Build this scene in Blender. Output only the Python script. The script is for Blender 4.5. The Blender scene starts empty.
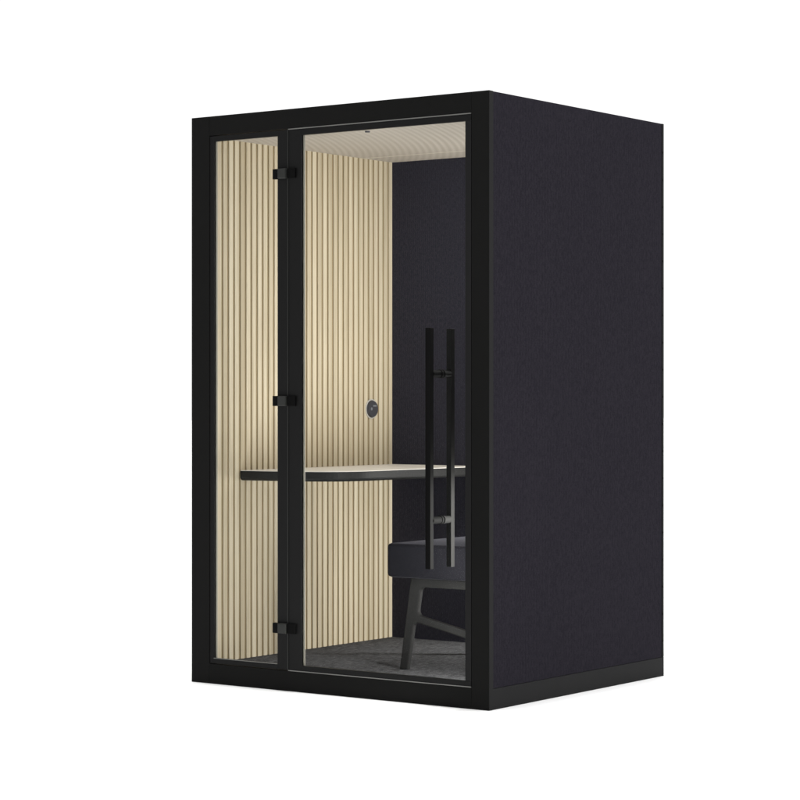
import bpy, bmesh, math, random
from mathutils import Vector, Matrix
random.seed(4)
S = bpy.context.scene
C = S.collection

# ------------------------------------------------------------------ camera
cam_d = bpy.data.cameras.new('camera'); cam = bpy.data.objects.new('camera', cam_d); C.objects.link(cam)
cam.location = (5.90533, -6.70979, 1.12006)
cam.rotation_euler = (math.radians(90), 0, 0.63052)
cam_d.sensor_width = 36; cam_d.lens = 2279.9/800*36
cam_d.shift_y = -0.0065
cam_d.clip_end = 400
S.camera = cam

# ------------------------------------------------------------------ world: white studio cove
w = bpy.data.worlds.new('World'); S.world = w; w.use_nodes = True
nt = w.node_tree; nt.nodes.clear()
def N(t, typ, **k):
    n = t.nodes.new(typ)
    for a, b in k.items(): setattr(n, a, b)
    return n
def math_(t, op, a, b=None, clamp=False):
    n = N(t, 'ShaderNodeMath', operation=op, use_clamp=clamp)
    for i, v in enumerate((a, b)):
        if v is None: continue
        if isinstance(v, (int, float)): n.inputs[i].default_value = v
        else: t.links.new(v, n.inputs[i])
    return n.outputs[0]
tc = N(nt, 'ShaderNodeTexCoord'); sep = N(nt, 'ShaderNodeSeparateXYZ')
nt.links.new(tc.outputs['Generated'], sep.inputs[0])
FRONT, BACK = 0.38, 1.10        # dim half in front of the booth, bright half behind it
k_ = math_(nt, 'ADD', math_(nt, 'MULTIPLY', sep.outputs['Y'], 1.8), .3, True)
val = math_(nt, 'ADD', math_(nt, 'MULTIPLY', k_, BACK-FRONT), FRONT)
comb = N(nt, 'ShaderNodeCombineColor')
for i in range(3): nt.links.new(val, comb.inputs[i])
bg = N(nt, 'ShaderNodeBackground'); nt.links.new(comb.outputs[0], bg.inputs[0]); bg.inputs[1].default_value = 1.0
out = N(nt, 'ShaderNodeOutputWorld'); nt.links.new(bg.outputs[0], out.inputs[0])

S.view_settings.view_transform = 'Standard'; S.view_settings.look = 'None'
S.view_settings.exposure = 0; S.view_settings.gamma = 1
S.render.engine = 'CYCLES'
S.cycles.max_bounces = 12; S.cycles.diffuse_bounces = 6; S.cycles.transparent_max_bounces = 16

def area(name, loc, target, sx, sy, power, col=(1, 1, 1)):
    d = bpy.data.lights.new(name, 'AREA'); d.shape = 'RECTANGLE'; d.size = sx; d.size_y = sy
    d.energy = power; d.color = col
    o = bpy.data.objects.new(name, d); C.objects.link(o); o.location = loc
    o.rotation_euler = (Vector(target)-Vector(loc)).to_track_quat('-Z', 'Y').to_euler()
    return o
# soft overhead light that whites out the studio floor
sd = bpy.data.lights.new('overhead_light', 'SUN'); sd.energy = 3.3; sd.angle = math.radians(12)
so = bpy.data.objects.new('overhead_light', sd); C.objects.link(so); so.location = (0, 0, 8)

# ------------------------------------------------------------------ materials
def mat(name, col, rough=.6, spec=.3, metal=0):
    m = bpy.data.materials.new(name); m.use_nodes = True
    b = m.node_tree.nodes['Principled BSDF']
    b.inputs['Base Color'].default_value = (*col, 1); b.inputs['Roughness'].default_value = rough
    b.inputs['Specular IOR Level'].default_value = spec; b.inputs['Metallic'].default_value = metal
    return m
def bsdf(m): return m.node_tree.nodes['Principled BSDF']
def ramp(t, src, stops):
    r = N(t, 'ShaderNodeValToRGB'); t.links.new(src, r.inputs[0])
    e = r.color_ramp.elements
    while len(e) < len(stops): e.new(.5)
    for i, (p, c) in enumerate(stops): e[i].position = p; e[i].color = (*c, 1)
    return r.outputs[0]
def noise(t, scale, xyz=(1, 1, 1), detail=4, rough=.55, rot=(0, 0, 0)):
    tc = N(t, 'ShaderNodeTexCoord'); mp = N(t, 'ShaderNodeMapping'); mp.inputs['Scale'].default_value = xyz
    mp.inputs['Rotation'].default_value = rot
    t.links.new(tc.outputs['Object'], mp.inputs[0])
    n = N(t, 'ShaderNodeTexNoise'); n.inputs['Scale'].default_value = scale
    n.inputs['Detail'].default_value = detail; n.inputs['Roughness'].default_value = rough
    t.links.new(mp.outputs[0], n.inputs[0]); return n.outputs[0]
def bump(m, src, strength, dist=.001):
    t = m.node_tree; b = N(t, 'ShaderNodeBump'); b.inputs['Strength'].default_value = strength
    b.inputs['Distance'].default_value = dist
    t.links.new(src, b.inputs['Height']); t.links.new(b.outputs[0], bsdf(m).inputs['Normal'])

def coated(name, c, rough=.6, spec=.1):
    """powder coated metal: a little tone and gloss variation"""
    m = mat(name, c, rough, spec); t = m.node_tree
    f = noise(t, 3, (1, 1, .4))
    t.links.new(ramp(t, f, [(.3, tuple(v*.93 for v in c)), (.7, tuple(v*1.08 for v in c))]), bsdf(m).inputs['Base Color'])
    f2 = noise(t, 900, (1, 1, 1), 2)
    bump(m, f2, .12, .0003)
    return m
M = {}
M['frame'] = coated('black_powder_coat', (.0067, .0067, .0064), .7, .08)
M['trim'] = coated('dark_grey_trim', (.0098, .0097, .0100), .6, .12)
M['border'] = coated('black_glass_border', (.0095, .0095, .0095), .5, .08)
M['hardware'] = coated('black_hardware', (.0045, .0045, .0045), .65, .04)
M['hardware_soft'] = coated('satin_black_bar', (.0105, .0105, .0103), .6, .05)
M['knuckle'] = coated('grey_hinge_pin', (.022, .023, .0215), .5, .2)
M['edge'] = mat('glass_edge_highlight', (.16, .16, .15), .3, .5)  # grey stands in for the highlight on polished glass edges
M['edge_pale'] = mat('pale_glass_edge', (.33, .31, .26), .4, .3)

def fabric(name, c, k=1):
    m = mat(name, c, .95, .02); t = m.node_tree
    tc = N(t, 'ShaderNodeTexCoord')
    f = noise(t, 190*k, (1, 1, .35), 2, .5)       # vertical ribs of the weave
    g = noise(t, 330*k, (.25, .25, 1), 2, .6)      # weft
    sp = N(t, 'ShaderNodeSeparateXYZ'); t.links.new(tc.outputs['Object'], sp.inputs[0])
    u_ = math_(t, 'ADD', sp.outputs['X'], sp.outputs['Y'])
    rib = math_(t, 'MULTIPLY', math_(t, 'SINE', math_(t, 'MULTIPLY', u_, 2*math.pi/.0105*k)), math_(t, 'SINE', math_(t, 'MULTIPLY', sp.outputs['Z'], 2*math.pi/.016*k)))
    rib2 = math_(t, 'SINE', math_(t, 'MULTIPLY', u_, 2*math.pi/.0105*k))
    mx = math_(t, 'ADD', math_(t, 'MULTIPLY', f, .6), math_(t, 'MULTIPLY', g, .4))
    mx = math_(t, 'ADD', mx, math_(t, 'ADD', math_(t, 'MULTIPLY', rib, .035), math_(t, 'MULTIPLY', rib2, .05)))
    big = noise(t, 1.7, (1, 1, .6), 2)
    mx2 = math_(t, 'ADD', mx, math_(t, 'MULTIPLY', math_(t, 'SUBTRACT', big, .5), .12))
    lo = (c[0]*.80, c[1]*.80, c[2]*.82); hi = (c[0]*1.22, c[1]*1.20, c[2]*1.18)
    t.links.new(ramp(t, mx2, [(.36, lo), (.64, hi)]), bsdf(m).inputs['Base Color'])
    bump(m, mx, .3, .0010)
    try: bsdf(m).inputs['Sheen Weight'].default_value = .0
    except Exception: pass
    return m
M['fabric'] = fabric('navy_wool_fabric', (.0225, .0208, .0272))
M['fabric_in'] = fabric('navy_felt_lining', (.037, .0375, .052))
M['upholstery'] = fabric('navy_upholstery', (.0150, .0150, .0185), 1.6)
bsdf(M['upholstery']).inputs['Sheen Weight'].default_value = .13; bsdf(M['upholstery']).inputs['Sheen Roughness'].default_value = .3; bsdf(M['upholstery']).inputs['Sheen Tint'].default_value = (.86, .86, 1, 1)

m = mat('pale_oak', (.6, .5, .35), .6, .25); t = m.node_tree
f = noise(t, 105, (1, 1, .022), 4, .6); g = noise(t, 3.2, (1, 9, .25), 3)
tcw = N(t, 'ShaderNodeTexCoord'); spw = N(t, 'ShaderNodeSeparateXYZ'); t.links.new(tcw.outputs['Object'], spw.inputs[0])
cell = math_(t, 'FLOOR', math_(t, 'MULTIPLY', math_(t, 'SUBTRACT', spw.outputs['Y'], .0434), 1/.0352))   # one tone per slat
wn = N(t, 'ShaderNodeTexWhiteNoise', noise_dimensions='1D'); t.links.new(cell, wn.inputs['W'])
att = math_(t, 'ADD', math_(t, 'MULTIPLY', f, .52), math_(t, 'ADD', math_(t, 'MULTIPLY', g, .31), math_(t, 'MULTIPLY', wn.outputs['Value'], .17)))
t.links.new(ramp(t, att, [(.38, (.50, .425, .298)), (.5, (.595, .513, .372)), (.62, (.68, .60, .45))]), bsdf(m).inputs['Base Color'])
bump(m, f, .25, .0006); M['oak'] = m
m = mat('brown_felt_backing', (.2, .155, .09), .95, .1); t = m.node_tree
t.links.new(ramp(t, noise(t, 300), [(.3, (.29, .225, .13)), (.7, (.38, .30, .185))]), bsdf(m).inputs['Base Color']); M['backing'] = m

# ceiling: pressed felt with fine curved ridges
m = mat('ribbed_ceiling_felt', (.6, .55, .5), .9, .1); t = m.node_tree
tc = N(t, 'ShaderNodeTexCoord'); vs = N(t, 'ShaderNodeVectorMath', operation='DISTANCE')
vs.inputs[1].default_value = (-2.65, -1.13, 2.12)
t.links.new(tc.outputs['Object'], vs.inputs[0])
wv = math_(t, 'SINE', math_(t, 'MULTIPLY', vs.outputs['Value'], 2*math.pi/.028))
fb = noise(t, 260, (1, 1, 1), 3)
v = math_(t, 'ADD', math_(t, 'MULTIPLY', math_(t, 'ADD', wv, 1), .3), math_(t, 'MULTIPLY', fb, .4))
t.links.new(ramp(t, v, [(.15, (.45, .408, .355)), (.85, (.505, .462, .408))]), bsdf(m).inputs['Base Color'])
bump(m, wv, .25, .002); M['ceiling'] = m
M['ceiling_seam'] = mat('ceiling_seam', (.80, .76, .66), .8, .2)

m = mat('charcoal_carpet', (.06, .06, .06), 1, .05); t = m.node_tree
a = noise(t, 85, (1, .45, 1), 4, .7, (0, 0, .5)); b_ = noise(t, 320, (1, 1, 1), 3, .7); c_ = noise(t, 5)
v = math_(t, 'ADD', math_(t, 'MULTIPLY', a, .38), math_(t, 'ADD', math_(t, 'MULTIPLY', b_, .57), math_(t, 'MULTIPLY', c_, .05)))
t.links.new(ramp(t, v, [(.40, (.034, .034, .0365)), (.5, (.082, .082, .087)), (.62, (.20, .20, .21))]), bsdf(m).inputs['Base Color'])
bump(m, v, 1, .004); M['carpet'] = m
m = mat('pale_laminate', (.75, .70, .64), .45, .35); t = m.node_tree
t.links.new(ramp(t, noise(t, 22, (1, .08, 1), 4), [(.3, (.80, .75, .68)), (.7, (.90, .87, .82))]), bsdf(m).inputs['Base Color']); M['laminate'] = m
M['desk_edge'] = coated('black_desk_edge', (.018, .018, .0178), .5, .2)
M['leg'] = coated('dark_grey_leg_paint', (.022, .022, .0218), .6, .12)
M['disc'] = coated('anthracite_plastic', (.05, .05, .058), .4, .5)
M['disc_rim'] = mat('pale_steel_rim', (.5, .48, .44), .35, .5)
M['glint'] = mat('brushed_socket_insert', (.22, .23, .25), .3, .5)

m = bpy.data.materials.new('clear_glass'); m.use_nodes = True; t = m.node_tree; t.nodes.clear()
tr = N(t, 'ShaderNodeBsdfTransparent'); tr.inputs[0].default_value = (.975, .98, .975, 1)
gl = N(t, 'ShaderNodeBsdfGlossy'); gl.inputs['Roughness'].default_value = .02
gl.inputs[0].default_value = (1, 1, 1, 1)
mx = N(t, 'ShaderNodeMixShader'); lw = N(t, 'ShaderNodeLayerWeight'); lw.inputs[0].default_value = .1
fac = math_(t, 'MULTIPLY', lw.outputs['Fresnel'], .12)       # anti-reflective coating
t.links.new(fac, mx.inputs[0]); t.links.new(tr.outputs[0], mx.inputs[1]); t.links.new(gl.outputs[0], mx.inputs[2])
o_ = N(t, 'ShaderNodeOutputMaterial'); t.links.new(mx.outputs[0], o_.inputs[0]); M['glass'] = m

m = mat('white_studio_floor', (.93, .93, .93), .9, .1); t = m.node_tree
t.links.new(ramp(t, noise(t, 2), [(.3, (.92, .92, .92)), (.7, (.94, .94, .94))]), bsdf(m).inputs['Base Color']); M['floor'] = m

# ------------------------------------------------------------------ helpers
def add_box(bm, x0, x1, y0, y1, z0, z1):
    vs = [bm.verts.new((x, y, z)) for x in (x0, x1) for y in (y0, y1) for z in (z0, z1)]
    for f in ((0, 1, 3, 2), (4, 6, 7, 5), (0, 4, 5, 1), (2, 3, 7, 6), (0, 2, 6, 4), (1, 5, 7, 3)):
        bm.faces.new([vs[i] for i in f])
def bevel(bm, w, seg=2):
    bmesh.ops.bevel(bm, geom=list(bm.edges), offset=w, segments=seg, profile=.5, affect='EDGES')
def obj(name, bm, m, parent=None, loc=(0, 0, 0), smooth=False):
    bmesh.ops.recalc_face_normals(bm, faces=list(bm.faces))
    me = bpy.data.meshes.new(name); bm.to_mesh(me); bm.free()
    for mm in (m if isinstance(m, (list, tuple)) else [m]): me.materials.append(mm)
    if smooth:
        for p in me.polygons: p.use_smooth = True
    o = bpy.data.objects.new(name, me); C.objects.link(o); o.location = loc
    if parent: o.parent = parent
    return o
def boxobj(name, boxes, m, parent, bev=0, seg=2):
    bm = bmesh.new()
    for b in boxes: 
        b2 = bmesh.new(); add_box(b2, *b)
        if bev: bevel(b2, bev, seg)
        me = bpy.data.meshes.new('tmp'); b2.to_mesh(me); b2.free(); bm.from_mesh(me); bpy.data.meshes.remove(me)
    return obj(name, bm, m, parent)
def prism(bm, pts, axis, a, b):
    """extrude closed outline pts along axis ('y' or 'z') from a to b"""
    mk = (lambda p, t: (p[0], t, p[1])) if axis == 'y' else (lambda p, t: (p[0], p[1], t))
    lo = [bm.verts.new(mk(p, a)) for p in pts]; hi = [bm.verts.new(mk(p, b)) for p in pts]
    n = len(pts); bm.faces.new(lo); bm.faces.new(hi[::-1])
    for i in range(n): bm.faces.new((lo[i], lo[(i+1) % n], hi[(i+1) % n], hi[i]))
def cyl(bm, p, q, r, seg=24, r2=None):
    p, q = Vector(p), Vector(q); d = (q-p).normalized(); s = d.orthogonal().normalized(); u = d.cross(s)
    A, B = [], []
    for i in range(seg):
        a = 2*math.pi*i/seg; k = s*math.cos(a)+u*math.sin(a)
        A.append(bm.verts.new(p+k*r)); B.append(bm.verts.new(q+k*(r if r2 is None else r2)))
    bm.faces.new(A[::-1]); bm.faces.new(B)
    for i in range(seg): bm.faces.new((A[i], A[(i+1) % seg], B[(i+1) % seg], B[i]))
def thing(name, label, cat, loc=(0, 0, 0)):
    o = bpy.data.objects.new(name, None); C.objects.link(o); o.location = loc; o.empty_display_size = .2
    o['label'] = label; o['category'] = cat; return o

W, D, H = 1.3982, 1.2499, 2.2
XL, XR, YB, ZF, ZC = .09, 1.308, 1.2, .078, 2.12     # inner faces

# ------------------------------------------------------------------ setting
bm = bmesh.new(); add_box(bm, -60, 60, -60, 90, -.2, 0)
g = obj('floor', bm, M['floor']); g['kind'] = 'structure'
g['label'] = 'plain white studio floor'

# ------------------------------------------------------------------ booth shell
B = thing('phone_booth', 'black office phone booth with glass door and navy fabric sides on a white floor', 'phone booth')
# front frame: stiles and rails round one opening .092-1.3235 x .078-2.1245
fy0, fy1 = 0.0, .045
boxobj('front_frame', [(0, .092, fy0, fy1, 0, H), (1.3235, W, fy0, .0255, 0, H), (1.3235, W-.012, .0255, fy1, 0, H),
                       (.092, 1.3235, fy0, fy1, 0, .0765), (.092, 1.3235, fy0, fy1, 2.1258, H)], M['frame'], B, .0012, 1)
# grey corner strip round the side edge
boxobj('corner_trim', [(W-.004, W+.0008, .0008, .0262, .0008, H-.001)], M['trim'], B)
# side panels with vertical weave, slightly set in from the trims
for nm, x0, x1 in (('side_panel', W-.032, W-.0012), ('side_panel', .0012, .032)):
    boxobj(nm, [(x0, x1, .0265, D-.016, .0752, H-.0006)], M['fabric'], B, .003, 2)
boxobj('plinth', [(W-.034, W-.0004, .0265, D, 0, .075), (.0004, .034, .0455, D, 0, .075), (.034, W-.034, D-.034, D, 0, .075)], M['trim'], B, .001, 1)
for x0, x1 in ((W-.034, W-.0004), (.0004, .034)):
    boxobj('rear_trim', [(x0, x1, D-.0155, D, .0755, H-.0006)], M['trim'], B, .001, 1)
boxobj('roof', [(.0345, W-.0345, .0462, D-.003, H-.0088, H-.001)], M['fabric'], B, .001, 1)
boxobj('back_panel', [(.0345, W-.0345, D-.030, D-.003, .0762, H-.010)], M['fabric'], B, .003, 2)

# small dark ferrules down the rear edge of the side (screw heads)
bm = bmesh.new(); cyl(bm, (0, 0, 0), (.0022, 0, 0), .0035, 10)
scr = obj('screw', bm, M['frame'], B, (W-.001, D-.008, .14))
for i in range(1, 19):
    c_ = scr.copy(); C.objects.link(c_); c_.location.z = .14+i*.108

# ------------------------------------------------------------------ inside
bm = bmesh.new(); add_box(bm, XL-.022, XL-.003, .047, YB-.001, ZF-.01, ZC+.01)
sw = obj('slat_wall', bm, M['backing'], B)
bm = bmesh.new()
y = .0786-.0352*1+.0055; k = 0
for k in range(34):
    c0 = .0786+.0352*(k-1); y0, y1 = c0+.0058, c0+.0352-.0058
    y1 = min(y1, YB-.001); 
    if y0 > YB-.01: break
    b2 = bmesh.new(); add_box(b2, XL-.003, XL+.0015, max(y0, .048), y1, ZF-.005, ZC+.005)
    bevel(b2, .0009, 1)
    me = bpy.data.meshes.new('tmp'); b2.to_mesh(me); b2.free(); bm.from_mesh(me); bpy.data.meshes.remove(me)
obj('slats', bm, M['oak'], sw)
boxobj('rear_lining', [(XL-.02, XR+.02, YB, YB+.015, ZF-.01, ZC+.02)], M['fabric_in'], B)
boxobj('side_lining', [(XR, XR+.015, .047, YB-.001, ZF-.01, ZC+.02)], M['fabric_in'], B)
boxobj('carpet', [(XL-.02, XR-.0005, .0465, YB-.0005, ZF-.03, ZF)], M['carpet'], B)
ce = boxobj('ceiling', [(XL-.02, XR-.0005, .0465, YB-.0005, ZC, ZC+.03)], M['ceiling'], B)
boxobj('ceiling_seam', [(XL+.002, XR-.002, .985, .989, ZC-.0012, ZC-.0002)], M['ceiling_seam'], ce)
bm = bmesh.new(); cyl(bm, (.712, .196, ZC+.002), (.712, .196, ZC-.006), .011, 28, .009)
obj('ceiling_sensor', bm, M['disc'], B, smooth=False)

# added glowing fill strips, unseen behind the right stile, to brighten the interior
emi = bpy.data.materials.new('fill_glow'); emi.use_nodes = True
bsdf(emi).inputs['Base Color'].default_value = (.9, .9, .88, 1)
bsdf(emi).inputs['Emission Color'].default_value = (1, .95, .87, 1); bsdf(emi).inputs['Emission Strength'].default_value = 4
def fill_strip(p, q, n, power):
    p, q, n = Vector(p), Vector(q), Vector(n).normalized(); ax = (q-p).normalized(); s = ax.cross(n)
    def slab(h0, h1, hw):
        bm = bmesh.new()
        vs = [bm.verts.new(p0+s*a*hw+n*h) for p0 in (p, q) for a in (-1, 1) for h in (h0, h1)]
        for f in ((0, 1, 3, 2), (4, 6, 7, 5), (0, 4, 5, 1), (2, 3, 7, 6), (0, 2, 6, 4), (1, 5, 7, 3)): bm.faces.new([vs[i] for i in f])
        return bm
    h = obj('fill_strip_back', slab(-.008, .0, .012), M['trim'], B)
    obj('fill_strip_glow', slab(.0004, .004, .009), emi, h)
    o = area('fill_light', p.lerp(q, .5)+n*.006, p.lerp(q, .5)+n, .018, (q-p).length, power, (1, .985, .955))
    # long axis of the fill light along ax
    y = ax; x = y.cross(-n)
    o.matrix_world = Matrix(((x.x, y.x, -n.x, o.location.x), (x.y, y.y, -n.y, o.location.y), (x.z, y.z, -n.z, o.location.z), (0, 0, 0, 1)))
    o.parent = h
fill_strip((1.292, 1.184, .10), (1.292, 1.184, .78), (-1, -.7, 0), 16)
fill_strip((1.292, 1.184, 1.30), (1.292, 1.184, 2.09), (-1, -.75, 0), 6.6)
fill_strip((1.296, .062, .10), (1.296, .062, .80), (-1, -.12, 0), 6.5)
fill_strip((1.288, .20, 2.100), (1.288, 1.12, 2.100), (-.25, 0, -1), 9)

# round socket disc on the slat wall
c = Vector((XL+.0015, 1.048, 1.060))
bm = bmesh.new(); cyl(bm, c, c+Vector((.0035, 0, 0)), .0425, 40, .0415)
rim = obj('wall_socket', bm, M['disc_rim'], B)
bm = bmesh.new(); cyl(bm, c+Vector((.0034, 0, 0)), c+Vector((.012, 0, 0)), .0375, 40, .033)
obj('socket_cap', bm, M['disc'], rim)
bm = bmesh.new(); add_box(bm, c.x+.0118, c.x+.0145, c.y-.020, c.y-.010, c.z-.006, c.z+.006); bevel(bm, .0015, 1)
add_box(bm, c.x+.0118, c.x+.0135, c.y-.004, c.y+.020, c.z+.010, c.z+.016)
obj('socket_insert', bm, M['glint'], rim)

# desk fixed to the slat wall
def desk_outline(inset=0):
    key = [(.0918, .186), (.20, .198), (.31, .218), (.41, .250), (.485, .305), (.526, .39), (.542, .50), (.550, .68), (.560, .88), (.566, 1.04), (.570, 1.199)]
    pts = []
    for i in range(len(key)-1):               # Catmull-Rom
        p0 = key[max(i-1, 0)]; p1 = key[i]; p2 = key[i+1]; p3 = key[min(i+2, len(key)-1)]
        for j in range(6):
            t = j/6
            pts.append(tuple(.5*((2*p1[a])+(-p0[a]+p2[a])*t+(2*p0[a]-5*p1[a]+4*p2[a]-p3[a])*t*t+(-p0[a]+3*p1[a]-3*p2[a]+p3[a])*t**3) for a in (0, 1)))
    pts.append(key[-1])
    res = []
    for i, p in enumerate(pts):
        a = pts[max(i-1, 0)]; b = pts[min(i+1, len(pts)-1)]
        tx, ty = b[0]-a[0], b[1]-a[1]; l = math.hypot(tx, ty)
        q = (p[0]-ty/l*inset, p[1]+tx/l*inset)
        res.append((max(q[0], .0918) if i else .0918, min(q[1], 1.199)))
    return res+[(.0918, 1.199)]
ZT = .822
bm = bmesh.new()
rings = [(ZT-.040, .012), (ZT-.038, .008), (ZT-.033, .002), (ZT-.028, 0), (ZT-.003, 0), (ZT-.0022, .002)]
R = []
for z, ins in rings: R.append([bm.verts.new((p[0], p[1], z)) for p in desk_outline(ins)])
n = len(R[0])
for a, b in zip(R, R[1:]):
    for i in range(n): bm.faces.new((a[i], a[(i+1) % n], b[(i+1) % n], b[i]))
bm.faces.new(R[0][::-1]); bm.faces.new(R[-1])
dk = obj('desk', bm, M['desk_edge'], B)
bm = bmesh.new(); prism(bm, desk_outline(.001), 'z', ZT-.0018, ZT)
obj('desk_top', bm, M['laminate'], dk)

# ------------------------------------------------------------------ glass front
gy0, gy1 = .004, .014
Z0, Z1 = .0795, 2.1222
# fixed side window
swx0, swx1 = .0925, .4815
sw_ = boxobj('side_window', [(swx0, .1131, .003, .016, Z0, Z1), (.4302, swx1, .003, .016, Z0, Z1),
              (.1131, .4302, .003, .016, Z0, .100), (.1131, .4302, .003, .016, 2.1017, Z1)], M['border'], B, .0006, 1)
boxobj('glass_pane', [(.1131, .4302, gy0+.002, gy1-.002, .100, 2.1017)], M['glass'], sw_)
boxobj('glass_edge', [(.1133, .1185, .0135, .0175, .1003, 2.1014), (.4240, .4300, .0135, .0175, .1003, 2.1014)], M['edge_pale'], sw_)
boxobj('sill_highlight', [(.1133, .4300, .0005, .0028, .0985, .1005)], M['edge'], sw_)  # pale line imitating the highlight on the bottom glass edge
# door leaf
dx0, dx1 = .4850, 1.3212
dr = boxobj('door', [(dx0, .5466, .001, .016, Z0, Z1),
             (.5466, dx1, .001, .016, Z0, .1000), (.5466, dx1, .001, .016, 2.0978, Z1)], M['border'], B, .0006, 1)
boxobj('glass_pane', [(.5466, 1.2950, gy0+.002, gy1-.002, .1000, 2.0978)], M['glass'], dr)
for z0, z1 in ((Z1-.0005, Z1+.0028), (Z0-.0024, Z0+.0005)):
    boxobj('door_edge_highlight', [(dx0+.0005, dx1, -.0015, .0012, z0, z1)], M['edge'], dr)  # thin grey lines imitating the highlight along the door's polished edges
boxobj('door_edge', [(dx0-.0030, dx0+.0005, -.0015, .0012, Z0, Z1)], M['knuckle'], dr)
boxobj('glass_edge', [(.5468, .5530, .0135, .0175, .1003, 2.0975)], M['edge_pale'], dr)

boxobj('door_border_right', [(1.2950, dx1, .001, .016, .1003, 2.0975)], M['trim'], dr, .0006, 1)  # right part of the black glass border, in a slightly lighter grey

# three glass-to-glass hinges
for z in (1.9562, 1.0966, .2370):
    h = boxobj('hinge', [(.4190, .4460, -.014, .0028, z-.0190, z+.0190)], M['hardware'], dr, .0012, 1)
    boxobj('hinge_knuckle', [(.4462, .4850, -.019, -.0017, z-.0190, z+.0190)], M['knuckle'], h, .004, 3)
    boxobj('hinge_plate', [(.4862, .5240, -.009, -.0017, z-.0190, z+.0190)], M['hardware'], h, .0012, 1)

# back to back pull handle
hx = 1.186
def pull(side, m):
    bm = bmesh.new()
    yc = side*.066; a, b = yc-.011, yc+.011
    b2 = bmesh.new(); add_box(b2, hx-.011, hx+.011, a, b, .497, 1.359); bevel(b2, .0012, 1)
    me = bpy.data.meshes.new('tmp'); b2.to_mesh(me); b2.free(); bm.from_mesh(me); bpy.data.meshes.remove(me)
    y0, y1 = (.0035, .056) if side > 0 else (-.0562, .0065)
    for z in (1.195, .670):
        cyl(bm, (hx, .012 if side > 0 else -.056, z), (hx, .056 if side > 0 else .006, z), .0135, 24)
        cyl(bm, (hx, .0125 if side > 0 else -.004, z), (hx, .020 if side > 0 else .0058, z), .0155, 24)
    return obj('pull_handle', bm, m, dr)
pull(-1, M['hardware']); pull(1, M['hardware_soft'])

# ------------------------------------------------------------------ seat
sx, sy = .760, .250
T = thing('upholstered_seat', 'dark navy upholstered seat on charcoal slanted legs behind the glass door', 'seat', (1.02, .60, ZF))
def rel(bm, name, m, parent=T, smooth=False):
    bmesh.ops.translate(bm, verts=bm.verts, vec=(-1.02, -.60, -ZF)); return obj(name, bm, m, parent, smooth=smooth)
bm = bmesh.new(); add_box(bm, sx, 1.295, sy, .960, .4285, .5575)
bmesh.ops.bevel(bm, geom=list(bm.edges), offset=.016, segments=5, profile=.5, affect='EDGES')
cu = rel(bm, 'cushion', M['upholstery'], smooth=True)

def rounded_poly(pts, radii, seg=6):
    out = []; n = len(pts)
    for i in range(n):
        p = Vector(pts[i]); a = Vector(pts[i-1]); b = Vector(pts[(i+1) % n]); r = radii[i]
        if r <= 0: out.append(tuple(p)); continue
        u = (a-p).normalized(); v = (b-p).normalized(); ang = u.angle(v); d = r/math.tan(ang/2)
        s = p+u*d; e = p+v*d; c = p+(u+v).normalized()*(r/math.sin(ang/2))
        a0 = math.atan2(s.y-c.y, s.x-c.x); a1 = math.atan2(e.y-c.y, e.x-c.x); da = (a1-a0+math.pi) % (2*math.pi)-math.pi
        for j in range(seg+1):
            t = a0+da*j/seg; out.append((c.x+r*math.cos(t), c.y+r*math.sin(t)))
    return out
zf = ZF+.0005
def leg_frame(y0, y1):
    # one flat leg frame: slanted front leg, top rail, falling stretcher, rear leg
    outer = [(.7965, zf), (.8330, zf), (.8640, .262), (1.212, .190), (1.242, zf), (1.280, zf), (1.255, .4280), (.8500, .4280)]
    outer_r = [0, 0, .02, .02, 0, 0, 0, 0]
    hole = [(.8790, .288), (.8960, .3935), (1.215, .3935), (1.228, .216)]
    hole_r = [.022, .022, .02, .02]
    O = rounded_poly(outer, outer_r); I = rounded_poly(hole, hole_r)
    bm = bmesh.new()
    ov = [bm.verts.new((p[0], y0, p[1])) for p in O]; iv = [bm.verts.new((p[0], y0, p[1])) for p in I]
    oe = [bm.edges.new((ov[i], ov[(i+1) % len(ov)])) for i in range(len(ov))]
    ie = [bm.edges.new((iv[i], iv[(i+1) % len(iv)])) for i in range(len(iv))]
    r = bmesh.ops.triangle_fill(bm, use_beauty=True, edges=oe+ie)
    fs = [f for f in r['geom'] if isinstance(f, bmesh.types.BMFace)]
    bmesh.ops.dissolve_limit(bm, angle_limit=.01, verts=list(bm.verts), edges=[e for e in bm.edges if len(e.link_faces) == 2])
    r = bmesh.ops.extrude_face_region(bm, geom=list(bm.faces))
    bmesh.ops.translate(bm, verts=[v for v in r['geom'] if isinstance(v, bmesh.types.BMVert)], vec=(0, y1-y0, 0))
    bmesh.ops.recalc_face_normals(bm, faces=list(bm.faces))
    sharp = [e for e in bm.edges if len(e.link_faces) == 2 and e.calc_face_angle(0) > 1.0 and abs(e.verts[0].co.y-e.verts[1].co.y) < 1e-5]
    bmesh.ops.bevel(bm, geom=sharp, offset=.0045, segments=2, profile=.5, affect='EDGES')
    return rel(bm, 'leg_frame', M['leg'])
leg_frame(.285, .307); leg_frame(.890, .912)
bm = bmesh.new(); add_box(bm, 1.05, 1.085, .3075, .8895, .397, .4275)
rel(bm, 'cross_rail', M['leg'])
